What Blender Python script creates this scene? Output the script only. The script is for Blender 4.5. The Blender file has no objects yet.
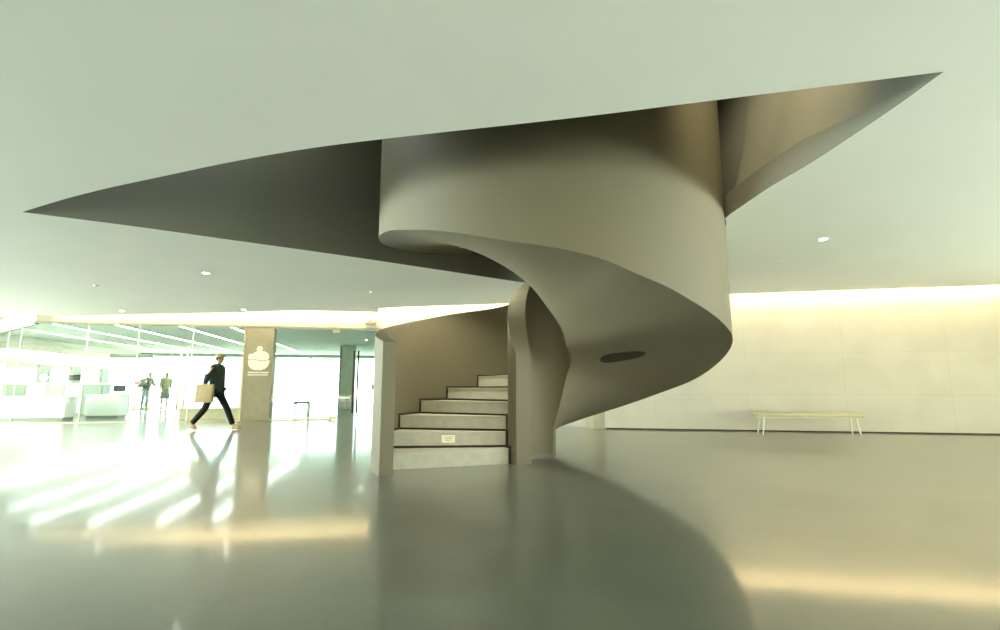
import bpy, bmesh, math, random
from mathutils import Vector, Matrix, geometry
R_ = math.radians
random.seed(4)
SC = bpy.context.scene
COL = SC.collection

# ------------------------------------------------------------------ camera, sky, lights, exposure
cam_d = bpy.data.cameras.new('camera'); cam = bpy.data.objects.new('camera', cam_d); COL.objects.link(cam)
cam.location = (0, 0, 1.0)
cam.rotation_euler = (R_(90) + math.atan(73/510), 0, 0)
cam_d.sensor_width = 36; cam_d.lens = 36*510/1000; cam_d.clip_end = 300
SC.camera = cam

SC.view_settings.view_transform = 'Standard'; SC.view_settings.look = 'None'
SC.view_settings.gamma = 1; SC.view_settings.use_curve_mapping = False
SC.view_settings.exposure = 2.05

SKY, PAVING = 3.2, 9.0          # overcast sky, and the sunlit paving outside below the horizon
w = bpy.data.worlds.new('sky'); SC.world = w; w.use_nodes = True
_n = w.node_tree; bg = _n.nodes['Background']
_t = _n.nodes.new('ShaderNodeTexCoord'); _s = _n.nodes.new('ShaderNodeSeparateXYZ'); _m = _n.nodes.new('ShaderNodeMapRange')
_m.inputs['From Min'].default_value = -.06; _m.inputs['From Max'].default_value = .06
_m.inputs['To Min'].default_value = PAVING; _m.inputs['To Max'].default_value = SKY
_n.links.new(_t.outputs['Generated'], _s.inputs[0]); _n.links.new(_s.outputs['Z'], _m.inputs['Value']); 
_l = _n.nodes.new('ShaderNodeMapRange'); _l.inputs['From Min'].default_value = -.4; _l.inputs['From Max'].default_value = -.8; _l.inputs['To Min'].default_value = 1; _l.inputs['To Max'].default_value = 2.3   # added boost of the surroundings to the left, lifts the ceiling there
_k = _n.nodes.new('ShaderNodeMath'); _k.operation = 'MULTIPLY'; _n.links.new(_s.outputs['X'], _l.inputs['Value'])
_n.links.new(_m.outputs[0], _k.inputs[0]); _n.links.new(_l.outputs[0], _k.inputs[1]); _n.links.new(_k.outputs[0], bg.inputs['Strength'])
_w = _n.nodes.new('ShaderNodeMapRange'); _w.inputs['From Min'].default_value = -.45; _w.inputs['From Max'].default_value = -.85     # added warm tint to the rear, colours the light on the drum's front
_x = _n.nodes.new('ShaderNodeMix'); _x.data_type = 'RGBA'; _x.inputs['A'].default_value = (.87, 1.0, .93, 1); _x.inputs['B'].default_value = (1.0, .91, .68, 1)
_n.links.new(_s.outputs['Y'], _w.inputs['Value']); _n.links.new(_w.outputs[0], _x.inputs['Factor']); _n.links.new(_x.outputs['Result'], bg.inputs['Color'])

def area(name, loc, aim, sx, sy, power=0, color=(1, 1, 1), portal=False):
    d = bpy.data.lights.new(name, 'AREA'); d.shape = 'RECTANGLE'; d.size = sx; d.size_y = sy
    d.energy = power; d.color = color
    if portal: d.cycles.is_portal = True
    o = bpy.data.objects.new(name, d); COL.objects.link(o); o.location = loc
    o.rotation_euler = (Vector(aim) - Vector(loc)).to_track_quat('-Z', 'Y').to_euler()
    return o
sun_d = bpy.data.lights.new('sun', 'SUN'); sun_d.energy = 17; sun_d.angle = R_(1.5); sun_d.color = (1, .96, .82)
sun = bpy.data.objects.new('sun', sun_d); COL.objects.link(sun)
sun.rotation_euler = Vector((-.75, -.66, -.30)).to_track_quat('-Z', 'Y').to_euler()   # low, through the windows on the right, behind the camera
LED = 28.0            # strength of the cove light strips
LOBBY = 9.0           # strength of the lobby's ceiling lines

# ------------------------------------------------------------------ materials
def mat(name, col, rough=0.6, spec=0.4, metal=0, noise=0.0, nscale=3.0, bump=0.0, bscale=40):
    m = bpy.data.materials.new(name); m.use_nodes = True
    nt = m.node_tree; b = nt.nodes['Principled BSDF']
    b.inputs['Base Color'].default_value = (*col, 1); b.inputs['Roughness'].default_value = rough
    b.inputs['Specular IOR Level'].default_value = spec; b.inputs['Metallic'].default_value = metal
    if noise:
        tc = nt.nodes.new('ShaderNodeTexCoord'); n = nt.nodes.new('ShaderNodeTexNoise')
        n.inputs['Scale'].default_value = nscale; n.inputs['Detail'].default_value = 6
        r = nt.nodes.new('ShaderNodeValToRGB')
        r.color_ramp.elements[0].position = .3; r.color_ramp.elements[1].position = .7
        r.color_ramp.elements[0].color = (*[c*(1-noise) for c in col], 1)
        r.color_ramp.elements[1].color = (*[min(1, c*(1+noise)) for c in col], 1)
        nt.links.new(tc.outputs['Object'], n.inputs['Vector']); nt.links.new(n.outputs['Fac'], r.inputs['Fac'])
        nt.links.new(r.outputs['Color'], b.inputs['Base Color'])
    if bump:
        n2 = nt.nodes.new('ShaderNodeTexNoise'); n2.inputs['Scale'].default_value = bscale
        bp = nt.nodes.new('ShaderNodeBump'); bp.inputs['Strength'].default_value = bump; bp.inputs['Distance'].default_value = .01
        tc2 = nt.nodes.new('ShaderNodeTexCoord'); nt.links.new(tc2.outputs['Object'], n2.inputs['Vector'])
        nt.links.new(n2.outputs['Fac'], bp.inputs['Height']); nt.links.new(bp.outputs['Normal'], b.inputs['Normal'])
    return m
def emit(name, col, s):
    m = bpy.data.materials.new(name); m.use_nodes = True; nt = m.node_tree
    nt.nodes.remove(nt.nodes['Principled BSDF'])
    e = nt.nodes.new('ShaderNodeEmission'); e.inputs['Color'].default_value = (*col, 1); e.inputs['Strength'].default_value = s
    nt.links.new(e.outputs[0], nt.nodes['Material Output'].inputs['Surface'])
    return m
def glass_mat(name, tint):
    m = bpy.data.materials.new(name); m.use_nodes = True; nt = m.node_tree
    nt.nodes.remove(nt.nodes['Principled BSDF'])
    t = nt.nodes.new('ShaderNodeBsdfTransparent'); t.inputs['Color'].default_value = (*tint, 1)
    g = nt.nodes.new('ShaderNodeBsdfGlossy'); g.inputs['Roughness'].default_value = .02; g.inputs['Color'].default_value = (.95, 1, .97, 1)
    f = nt.nodes.new('ShaderNodeFresnel'); f.inputs['IOR'].default_value = 1.25
    x = nt.nodes.new('ShaderNodeMixShader')
    ge = nt.nodes.new('ShaderNodeNewGeometry'); mm = nt.nodes.new('ShaderNodeMath'); mm.operation = 'SUBTRACT'; mm.inputs[0].default_value = 1; mu = nt.nodes.new('ShaderNodeMath'); mu.operation = 'MULTIPLY'
    nt.links.new(ge.outputs['Backfacing'], mm.inputs[1]); nt.links.new(mm.outputs[0], mu.inputs[0]); nt.links.new(f.outputs[0], mu.inputs[1])
    nt.links.new(mu.outputs[0], x.inputs[0]); nt.links.new(t.outputs[0], x.inputs[1]); nt.links.new(g.outputs[0], x.inputs[2])
    nt.links.new(x.outputs[0], nt.nodes['Material Output'].inputs['Surface'])
    return m

M = {}
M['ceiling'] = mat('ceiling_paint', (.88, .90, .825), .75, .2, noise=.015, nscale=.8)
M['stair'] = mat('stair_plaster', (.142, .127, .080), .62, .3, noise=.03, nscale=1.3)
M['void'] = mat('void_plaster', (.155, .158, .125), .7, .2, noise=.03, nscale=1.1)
M['plain'] = mat('wall_paint', (.72, .72, .62), .7, .2)
M['step'] = mat('step_stone', (.44, .43, .35), .55, .3, noise=.08, nscale=9)
M['dark'] = mat('dark_trim', (.035, .033, .022), .6, .2)
M['steelgrey'] = mat('grey_frame_metal', (.22, .23, .18), .45, .5, metal=.3)
M['white'] = mat('white_laminate', (.82, .84, .80), .4, .4)
M['beige'] = mat('beige_timber', (.60, .53, .40), .5, .3, noise=.08, nscale=6)
M['pillar'] = mat('olive_stone', (.30, .28, .19), .6, .3, noise=.07, nscale=5)
M['logo'] = mat('cream_relief', (.84, .80, .62), .6, .3)
M['mint'] = mat('mint_panel', (.27, .34, .295), .4, .4)
M['lobbyceil'] = mat('lobby_ceiling_paint', (.74, .82, .74), .95, .0)
M['greenpillar'] = mat('grey_green_panel', (.22, .27, .21), .5, .3, noise=.1, nscale=4)
M['brass'] = mat('pale_brass', (.62, .55, .34), .35, .5, metal=.7)
M['benchseat'] = mat('bench_upholstery', (.44, .42, .28), .7, .2, noise=.05, nscale=14, bump=.2)
M['benchleg'] = mat('bench_white_steel', (.55, .55, .44), .4, .4)
M['lampwhite'] = emit('lamp_glow', (1, 1, .93), 14)
M['led'] = emit('warm_led_glow', (1.0, .74, .42), LED)
M['line'] = emit('white_line_glow', (.95, 1, .96), LOBBY)
M['glass'] = glass_mat('clear_glass', (.95, .99, .965)); M['tinted'] = glass_mat('tinted_glass', (.60, .63, .62))
M['skin'] = mat('skin', (.50, .31, .20), .55, .3)
M['hair'] = mat('dark_hair', (.03, .025, .02), .6, .3)
M['jacket'] = mat('dark_green_jacket', (.035, .055, .045), .8, .2, noise=.2, nscale=12)
M['trouser'] = mat('black_trousers', (.012, .012, .012), .8, .2)
M['shoe'] = mat('tan_shoe', (.52, .36, .18), .6, .3)
M['cap'] = mat('tan_cap', (.42, .34, .17), .8, .2)
M['bag'] = mat('tan_canvas_bag', (.46, .375, .21), .85, .1, noise=.06, nscale=20)
M['grey_cloth'] = mat('grey_cloth', (.10, .12, .10), .85, .1, noise=.3, nscale=16)
M['jean'] = mat('pale_denim', (.42, .47, .50), .85, .1)
M['yellowgreen'] = mat('yellow_green_top', (.33, .345, .21), .85, .1, noise=.15, nscale=10)
M['sagecoat'] = mat('sage_coat', (.22, .27, .20), .85, .1, noise=.15, nscale=10)
M['pink'] = mat('pink_fabric', (.85, .12, .28), .7, .2)
M['screen'] = mat('dark_screen', (.03, .04, .05), .25, .5)
M['green'] = mat('green_sticker', (.25, .62, .28), .6, .3)

def wall_mat():
    m = mat('pale_wall_panels', (.70, .67, .52), .6, .25)
    nt = m.node_tree; b = nt.nodes['Principled BSDF']
    uv = nt.nodes.new('ShaderNodeUVMap')
    br = nt.nodes.new('ShaderNodeTexBrick'); br.offset = 0; br.inputs['Scale'].default_value = 1
    br.inputs['Brick Width'].default_value = 2.1; br.inputs['Row Height'].default_value = .97; br.inputs['Mortar Size'].default_value = .012
    br.inputs['Mortar Smooth'].default_value = .6
    br.inputs['Color1'].default_value = (.425, .42, .345, 1); br.inputs['Color2'].default_value = (.41, .405, .335, 1); br.inputs['Mortar'].default_value = (.385, .38, .31, 1)
    n = nt.nodes.new('ShaderNodeTexNoise'); n.inputs['Scale'].default_value = 1.6; n.inputs['Detail'].default_value = 8
    mr = nt.nodes.new('ShaderNodeMapRange'); mr.inputs['From Min'].default_value = .3; mr.inputs['From Max'].default_value = .7
    mr.inputs['To Min'].default_value = .94; mr.inputs['To Max'].default_value = 1.05
    mx = nt.nodes.new('ShaderNodeMix'); mx.data_type = 'RGBA'; mx.blend_type = 'MULTIPLY'; mx.inputs['Factor'].default_value = 1
    nt.links.new(uv.outputs[0], br.inputs['Vector']); nt.links.new(uv.outputs[0], n.inputs['Vector'])
    nt.links.new(n.outputs['Fac'], mr.inputs['Value']); nt.links.new(br.outputs['Color'], mx.inputs['A']); nt.links.new(mr.outputs[0], mx.inputs['B'])
    nt.links.new(mx.outputs['Result'], b.inputs['Base Color'])
    return m
M['wall'] = wall_mat()

def floor_mat():
    m = mat('polished_concrete', (.17, .175, .14), .2, .5)
    nt = m.node_tree; b = nt.nodes['Principled BSDF']; b.inputs['IOR'].default_value = 1.5
    b.inputs['Coat Weight'].default_value = .6; b.inputs['Coat Roughness'].default_value = .085; b.inputs['Coat IOR'].default_value = 1.45
    tc = nt.nodes.new('ShaderNodeTexCoord')
    n = nt.nodes.new('ShaderNodeTexNoise'); n.inputs['Scale'].default_value = 1.1; n.inputs['Detail'].default_value = 10; n.inputs['Roughness'].default_value = .65
    r = nt.nodes.new('ShaderNodeValToRGB'); r.color_ramp.elements[0].position = .3; r.color_ramp.elements[1].position = .72
    r.color_ramp.elements[0].color = (.115, .12, .096, 1); r.color_ramp.elements[1].color = (.165, .17, .135, 1)
    n2 = nt.nodes.new('ShaderNodeTexNoise'); n2.inputs['Scale'].default_value = 45; n2.inputs['Detail'].default_value = 3
    mr2 = nt.nodes.new('ShaderNodeMapRange'); mr2.inputs['To Min'].default_value = .88; mr2.inputs['To Max'].default_value = 1.12
    mx = nt.nodes.new('ShaderNodeMix'); mx.data_type = 'RGBA'; mx.blend_type = 'MULTIPLY'; mx.inputs['Factor'].default_value = 1
    mr = nt.nodes.new('ShaderNodeMapRange'); mr.inputs['To Min'].default_value = .29; mr.inputs['To Max'].default_value = .32
    for x in (n, n2): nt.links.new(tc.outputs['Object'], x.inputs['Vector'])
    nt.links.new(n.outputs['Fac'], r.inputs['Fac']); nt.links.new(n.outputs['Fac'], mr.inputs['Value']); nt.links.new(n2.outputs['Fac'], mr2.inputs['Value'])
    nt.links.new(r.outputs['Color'], mx.inputs['A']); nt.links.new(mr2.outputs[0], mx.inputs['B'])
    nt.links.new(mx.outputs['Result'], b.inputs['Base Color']); nt.links.new(mr.outputs[0], b.inputs['Roughness'])
    return m
M['floor'] = floor_mat()

# ------------------------------------------------------------------ helpers
def link(name, me, m, parent=None, smooth=False):
    o = bpy.data.objects.new(name, me); COL.objects.link(o)
    if m is not None and not me.materials: me.materials.append(m)
    if parent is not None: o.parent = parent
    if smooth:
        for p in me.polygons: p.use_smooth = True
    return o
def obj(name, bm, m, parent=None, smooth=False, angle=None):
    bmesh.ops.recalc_face_normals(bm, faces=bm.faces)
    me = bpy.data.meshes.new(name); bm.to_mesh(me); bm.free()
    o = link(name, me, m, parent, smooth)
    if smooth and angle is not None:
        me.set_sharp_from_angle(angle=R_(angle))
    return o
def thing(name, label, cat, loc=(0, 0, 0), rz=0, group=None):
    o = bpy.data.objects.new(name, None); COL.objects.link(o); o.location = loc; o.rotation_euler = (0, 0, rz)
    o.empty_display_size = .2
    return tag(o, label, cat, group)
def tag(o, label, cat, group=None):
    o['label'] = label; o['category'] = cat
    if group: o['group'] = group
    return o
def struct(o): o['kind'] = 'structure'; return o
def BM(): return bmesh.new()
def box(bm, x0, x1, y0, y1, z0, z1, mx=None, bev=0):
    vs = [bm.verts.new(v) for v in ((x0,y0,z0),(x1,y0,z0),(x1,y1,z0),(x0,y1,z0),(x0,y0,z1),(x1,y0,z1),(x1,y1,z1),(x0,y1,z1))]
    fs = [bm.faces.new([vs[i] for i in q]) for q in ((0,3,2,1),(4,5,6,7),(0,1,5,4),(1,2,6,5),(2,3,7,6),(3,0,4,7))]
    if bev:
        es = list({e for f in fs for e in f.edges})
        r = bmesh.ops.bevel(bm, geom=es, offset=bev, segments=2, affect='EDGES', profile=.5)
        vs = list({v for f in r['faces'] for v in f.verts} | {v for v in vs if v.is_valid})
    if mx is not None:
        for v in vs: v.co = mx @ v.co
    return vs
def prism(bm, pts, z0, z1):
    a = [bm.verts.new((p[0], p[1], z0)) for p in pts]; b = [bm.verts.new((p[0], p[1], z1)) for p in pts]
    n = len(pts)
    bm.faces.new(a[::-1]); bm.faces.new(b)
    for i in range(n): bm.faces.new((a[i], a[(i+1) % n], b[(i+1) % n], b[i]))
def wallseg(bm, p, q, z0, z1, th):
    """a wall between plan points p and q; its thickness lies on the left of p->q"""
    p = Vector(p); q = Vector(q); d = (q-p).normalized(); n = Vector((-d.y, d.x))*th
    prism(bm, [p, q, q+n, p+n], z0, z1)
def tube(bm, pts, r, seg=10, cap=True):
    pts = [Vector(p) for p in pts]; rings = []
    rr = r if isinstance(r, (list, tuple)) else [r]*len(pts)
    for i, p in enumerate(pts):
        t = (pts[min(i+1, len(pts)-1)] - pts[max(i-1, 0)]).normalized()
        u = t.orthogonal().normalized() if i == 0 else (u - t*u.dot(t)).normalized()
        v = t.cross(u)
        rings.append([bm.verts.new(p + (u*math.cos(2*math.pi*k/seg) + v*math.sin(2*math.pi*k/seg))*rr[i]) for k in range(seg)])
    for a, b in zip(rings, rings[1:]):
        for k in range(seg): bm.faces.new((a[k], a[(k+1) % seg], b[(k+1) % seg], b[k]))
    if cap: bm.faces.new(rings[0][::-1]); bm.faces.new(rings[-1])
def lathe(bm, prof, seg=24, c=(0, 0)):
    rings = [[bm.verts.new((c[0]+r*math.cos(2*math.pi*k/seg), c[1]+r*math.sin(2*math.pi*k/seg), z)) for k in range(seg)] for r, z in prof]
    for a, b in zip(rings, rings[1:]):
        for k in range(seg): bm.faces.new((a[k], a[(k+1) % seg], b[(k+1) % seg], b[k]))
    bm.faces.new(rings[0][::-1]); bm.faces.new(rings[-1])
def interp(tab, x):
    """smooth monotone (Hermite) interpolation through a table of (x, y); x ascending"""
    n = len(tab)
    if x <= tab[0][0]:
        i = 0; s = (tab[1][1]-tab[0][1])/(tab[1][0]-tab[0][0]); return tab[0][1] + s*(x-tab[0][0])
    if x >= tab[-1][0]:
        s = (tab[-1][1]-tab[-2][1])/(tab[-1][0]-tab[-2][0]); return tab[-1][1] + s*(x-tab[-1][0])
    for i in range(n-1):
        if tab[i][0] <= x <= tab[i+1][0]: break
    def sl(j):
        if j == 0: return (tab[1][1]-tab[0][1])/(tab[1][0]-tab[0][0])
        if j == n-1: return (tab[-1][1]-tab[-2][1])/(tab[-1][0]-tab[-2][0])
        return (tab[j+1][1]-tab[j-1][1])/(tab[j+1][0]-tab[j-1][0])
    h = tab[i+1][0]-tab[i][0]; t = (x-tab[i][0])/h
    a, b = sl(i)*h, sl(i+1)*h
    return ((2*t**3-3*t*t+1)*tab[i][1] + (t**3-2*t*t+t)*a + (-2*t**3+3*t*t)*tab[i+1][1] + (t**3-t*t)*b)

# ------------------------------------------------------------------ the place: key lines in plan (metres)
ZC = 3.11                                     # underside of the hall ceiling
EDGE = [(-18.6, 15.75), (-15.0, 15.16), (-7.2, 14.2), (0, 12.77), (5.33, 11.38), (10.35, 10.36), (13.2, 9.78)]
WL0, WL1 = Vector((2.59, 12.84)), Vector((13.2, 10.73))          # wall with the bench
O = Vector((-13.6, 14.87)); E1 = Vector((.98022, .19791)); E2 = Vector((-.19791, .98022)); FL = 9.75
def LB(a, b=0.0): return O + E1*a + E2*b                            # lobby frame: along the glass, into the lobby
MXL = Matrix(((E1.x, E2.x, 0, O.x), (E1.y, E2.y, 0, O.y), (0, 0, 1, 0), (0, 0, 0, 1)))
ZG = 2.95                                     # top of the glass
RET = LB(-4.2, 4.5)                           # where the glass return meets the lobby's side wall
XR, YB, XL = 13.2, -7.0, RET.x

# ---- floor (hall and lobby in one)
bm = BM(); prism(bm, [(-32, -9), (16, -9), (16, 36), (-32, 36)], -.3, 0)
struct(obj('floor', bm, M['floor']))

# ---- ceiling with the leaf-shaped opening
def spline(ps, k=10):
    out = []
    P = [Vector(p) for p in ps]
    for i in range(len(P)-1):
        p0 = P[i-1] if i else P[0]*2-P[1]; p3 = P[i+2] if i+2 < len(P) else P[-1]*2-P[-2]
        p1, p2 = P[i], P[i+1]
        for j in range(k):
            t = j/k
            out.append(.5*((2*p1)+(p2-p0)*t+(2*p0-5*p1+4*p2-p3)*t*t+(3*p1-p0-3*p2+p3)*t**3))
    out.append(P[-1]); return out
near = spline([(-5.79, 5.94), (-4.95, 5.53), (-4.2, 5.2), (-3.43, 4.9), (-2.6, 4.58), (-1.79, 4.31), (-1.01, 4.11), (.55, 3.77), (1.61, 3.51), (2.99, 3.17)])
far = spline([(2.99, 3.17), (2.995, 3.65), (2.95, 4.51), (2.865, 5.16), (2.835, 5.7), (2.825, 6.13), (2.898, 6.3), (2.977, 6.5), (3.065, 6.8), (3.12, 7.2), (3.08, 8.3), (2.62, 9.35), (1.85, 10.1), (1.15, 10.35), (.51, 10.12), (-1.3, 8.85), (-2.16, 8.24), (-2.82, 7.79), (-3.95, 7.06), (-4.84, 6.48), (-5.79, 5.94)])
LOOP = near[:-1] + far[:-1]                   # counter-clockwise
def ceil_mesh():
    outer = [Vector((XL, YB)), Vector((XR, YB))] + [Vector(p) for p in EDGE[::-1]]
    bm = BM()
    tri = geometry.tessellate_polygon([[v.to_3d() for v in outer], [v.to_3d() for v in LOOP[::-1]]])
    pts = outer + LOOP[::-1]
    lo = [bm.verts.new((p.x, p.y, ZC)) for p in pts]; hi = [bm.verts.new((p.x, p.y, ZC+.05)) for p in pts]
    for t in tri:
        bm.faces.new([lo[i] for i in t]); bm.faces.new([hi[i] for i in t][::-1])
    for base, n in ((0, len(outer)), (len(outer), len(LOOP))):
        for i in range(n):
            a, b = base+i, base+(i+1) % n
            f = bm.faces.new((lo[a], lo[b], hi[b], hi[a])); f.material_index = 1 if base else 0
    return bm
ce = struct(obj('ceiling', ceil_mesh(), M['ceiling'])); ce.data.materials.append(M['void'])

# the lining of the opening: fascia, then walls up to the floor above
def lining():
    bm = BM(); n = len(LOOP); c = Vector((-.6, 6.6)); rings = []
    nn = len(near)-1
    tipR = Vector((2.99, 3.17))
    cols = []
    for i, p in enumerate(LOOP):
        d = (LOOP[(i+1) % n]-LOOP[i-1]).normalized(); out = Vector((d.y, -d.x))
        right = max(0, min(1, (p.x-1.6)/1.0)) if i >= nn else 0
        k = min(1, (p-tipR).length/1.5)
        h = .27*k + .01
        off = .36*right*k*(1-.75*max(0, min(1, (p.y-5.9)/1.3)))
        u3, u4 = p+out*off, p+out*off*2.4
        if i >= nn and p.x > 2.5 and 4.2 < p.y < 9:               # the upper wall runs straight past the drum
            e = min(1, (p.y-4.2)/.8); e2 = max(0, min(1, (p.y-5.5)/1.6)); u3 = Vector((max(u3.x*(1-e2), p.x+.02, p.x+(3.22-.09*e2-p.x)*e), p.y)); u4 = Vector((max(u4.x*(1-e2), p.x+.02, p.x+(3.7-.5*e2-p.x)*e), p.y))
        cols.append([(p, ZC+.05), (p, ZC+max(.06, h)), (p+out*(.12*right*k), ZC+max(.06, h)+.005), (u3, ZC+max(.06, h)+.8), (u4, 6.2)])
    for q in cols: rings.append([bm.verts.new((v.x, v.y, z)) for v, z in q])
    for i in range(n):
        a, b = rings[i], rings[(i+1) % n]
        for j in range(4): bm.faces.new((a[j], a[j+1], b[j+1], b[j]))
    return bm
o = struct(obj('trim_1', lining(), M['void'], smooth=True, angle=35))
SKX0, SKX1, SKY0, SKY1 = -4.6, -3.2, 5.4, 6.8                      # added unseen skylight that lifts the walls of the opening
bm = BM()
for x0, x1, y0, y1 in ((-8, SKX0, 1, 12.2), (SKX1, 6, 1, 12.2), (SKX0, SKX1, 1, SKY0), (SKX0, SKX1, SKY1, 12.2)): box(bm, x0, x1, y0, y1, 6.1, 6.3)
struct(obj('ceiling_upper', bm, M['void']))
area('added_skylight', ((SKX0+SKX1)/2, (SKY0+SKY1)/2, 6.35), ((SKX0+SKX1)/2, (SKY0+SKY1)/2, 0), SKX1-SKX0, SKY1-SKY0, portal=True)
sp = thing('added_upper_light', 'added warm spotlight, out of view, over the right tip of the opening', 'spotlight', (1.9, 3.65, 6.1))
bm = BM(); lathe(bm, [(.05, 0), (.05, -.06), (.02, -.065), (.02, -.10)], 16); obj('mount', bm, M['white'], sp, smooth=True, angle=40)
ld = bpy.data.lights.new('added_spot_lamp', 'SPOT'); ld.energy = 220; ld.color = (1, .86, .58); ld.spot_size = R_(72); ld.spot_blend = .85; ld.shadow_soft_size = .12  # added unseen lamp that brightens the right wall of the opening
lo = bpy.data.objects.new('added_spot_lamp', ld); COL.objects.link(lo); lo.location = (1.9, 3.65, 5.95)
lo.rotation_euler = (Vector((3.4, 5.25, 3.9))-lo.location).to_track_quat('-Z', 'Y').to_euler()

# ---- walls
def uvwall(name, p, q, z0, z1, th, m):
    bm = BM(); wallseg(bm, p, q, z0, z1, th)
    o = obj(name, bm, m); me = o.data; uv = me.uv_layers.new(name='UVMap'); d = (Vector(q)-Vector(p)).normalized()
    for lp in me.loops:
        co = me.vertices[lp.vertex_index].co; uv.data[lp.index].uv = ((co.xy-Vector(p)).dot(d)+.9, co.z+.13)
    return struct(o)
uvwall('wall_right', WL1, WL0, .03, 3.9, -.25, M['wall'])
bm = BM(); wallseg(bm, WL1, WL0+Vector((.02, 0)), 0, .03, -.2); struct(obj('baseboard_right', bm, M['dark']))
# return behind the stair, with its dark splayed jamb
P1, P2, P3 = WL0 + Vector((0, .25)), Vector((2.28, 13.2)), LB(FL+.12)
bm = BM(); v = [bm.verts.new(c) for c in ((2.33, 12.97, 0), (2.63, 12.85, 0), (2.63, 12.85, 3.9), (2.43, 12.97, 3.9), (2.20, 13.4, 0), (2.63, 13.3, 0), (2.63, 13.3, 3.9), (2.2, 13.4, 3.9))]
for q in ((0, 1, 2, 3), (4, 7, 6, 5), (0, 3, 7, 4), (1, 5, 6, 2), (3, 2, 6, 7), (0, 4, 5, 1)): bm.faces.new([v[i] for i in q])
struct(obj('trim_2', bm, M['pillar']))
uvwall('wall_back', Vector((2.4, 13.45)), P3, 0, 3.9, -.2, M['wall'])
# cove cap so no daylight leaks over the ceiling edge
bm = BM()
for x0, x1, y0, y1 in ((XL-.2, -8.05, YB-.2, 20), (6.05, XR+.3, YB-.2, 20), (-8.05, 6.05, YB-.2, .95), (-8.05, 6.05, 12.25, 20)): box(bm, x0, x1, y0, y1, 3.9, 4.0)
struct(obj('ceiling_cap', bm, M['plain']))
bm = BM()
for a in (((-8, 1), (6, 1)), ((6, 1), (6, 12.2)), ((6, 12.2), (-8, 12.2)), ((-8, 12.2), (-8, 1))): wallseg(bm, *a, 3.85, 6.3, -.1)
struct(obj('wall_upper', bm, M['void']))
# window wall out of frame to the right, and an added one behind the camera
WY0, WY1 = -5.5, 6.8
bm = BM(); wallseg(bm, (XR, YB), (XR, WY0), 0, 3.9, -.2); wallseg(bm, (XR, WY1), (XR, WL1.y), 0, 3.9, -.2); wallseg(bm, (XR, WY0), (XR, WY1), 3.0, 3.9, -.2)
wallseg(bm, (XR, WY0), (XR, WY1), 0, .12, -.2)
struct(obj('wall_window_side', bm, M['plain']))
bm = BM()
for k in range(7):
    y = WY0 + (WY1-WY0)*k/6; box(bm, XR+.05, XR+.13, y-.035, y+.035, .12, 3.0)
struct(obj('window_1', bm, M['steelgrey']))
RX0, RX1, RZ = -9.0, 9.0, .5                                        # added low window in the unseen rear wall, front light for the drum
bm = BM(); wallseg(bm, (XL, YB), (RX0, YB), 0, 3.9, -.2); wallseg(bm, (RX1, YB), (XR, YB), 0, 3.9, -.2); wallseg(bm, (RX0, YB), (RX1, YB), RZ, 3.9, -.2); struct(obj('wall_rear', bm, M['plain']))
bm = BM()
for k in range(9):
    x = RX0+(RX1-RX0)*k/8; box(bm, x-.03, x+.03, YB-.13, YB-.05, 0, RZ)
struct(obj('window_added_rear', bm, M['steelgrey']))
area('added_daylight_rear', (0, YB-.2, RZ/2), (0, 0, RZ/2), RX1-RX0, RZ, portal=True)
LY0, LY1 = -5.5, 17.0  # added windows out of view, brighten the ceiling on the left
bm = BM(); wallseg(bm, (XL, YB), (XL, LY0), 0, 3.9, .2); wallseg(bm, (XL, LY1), (XL, RET.y), 0, 3.9, .2); wallseg(bm, (XL, LY0), (XL, LY1), 3.0, 3.9, .2)
struct(obj('wall_left', bm, M['plain']))
bm = BM()
for k in range(7):
    y = LY0 + (LY1-LY0)*k/6; box(bm, XL-.13, XL-.05, y-.035, y+.035, 0, 3.0)
struct(obj('window_added_left', bm, M['steelgrey']))
area('window_daylight_side', (XR+.2, (WY0+WY1)/2, 1.55), (0, (WY0+WY1)/2, 1.55), WY1-WY0, 2.9, portal=True)
area('added_daylight_left', (XL-.2, (LY0+LY1)/2, 1.5), (0, (LY0+LY1)/2, 1.5), LY1-LY0, 3.0, portal=True)

# ---- cove lights: strips on the walls just above the ceiling edge
def strip(name, p, q, za, zb, label):
    t = thing(name, label, 'cove light')
    p = Vector(p); q = Vector(q); d = (q-p).normalized(); n = Vector((-d.y, d.x))
    for nm, g, h, o0, o1, m in (('shield', -.04, .06, .215, .235, M['white']), ('diffuser', -.02, .03, .195, .213, M['led']), ('bracket', .06, .075, 0, .235, M['white'])):
        bm = BM(); vs = []
        for (pt, z) in ((p, za), (q, zb)):
            for o_, hh in ((o0, g), (o1, g), (o1, h), (o0, h)):
                c = pt+n*o_; vs.append(bm.verts.new((c.x, c.y, z+hh)))
        for qd in ((0, 1, 2, 3), (7, 6, 5, 4), (0, 4, 5, 1), (1, 5, 6, 2), (2, 6, 7, 3), (3, 7, 4, 0)): bm.faces.new([vs[i] for i in qd])
        obj(nm, bm, m, t)
    return t
nw = Vector((.195, .981)); dw = (WL1-WL0).normalized(); nwl = Vector((dw.y, -dw.x))
strip('cove_light', WL1+nwl*.03, WL0+nwl*.03, 3.42, 3.36, 'warm white light strip in the cove above the pale bench wall')
strip('cove_light', LB(FL, -.03), LB(-.1, -.03), 3.50, 3.44, 'warm white light strip in the cove above the glass front')
strip('cove_light', Vector((2.3, 13.45)), P3-Vector((-.1, .06)), 3.55, 3.62, 'warm white light strip in the cove behind the spiral staircase')

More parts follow.
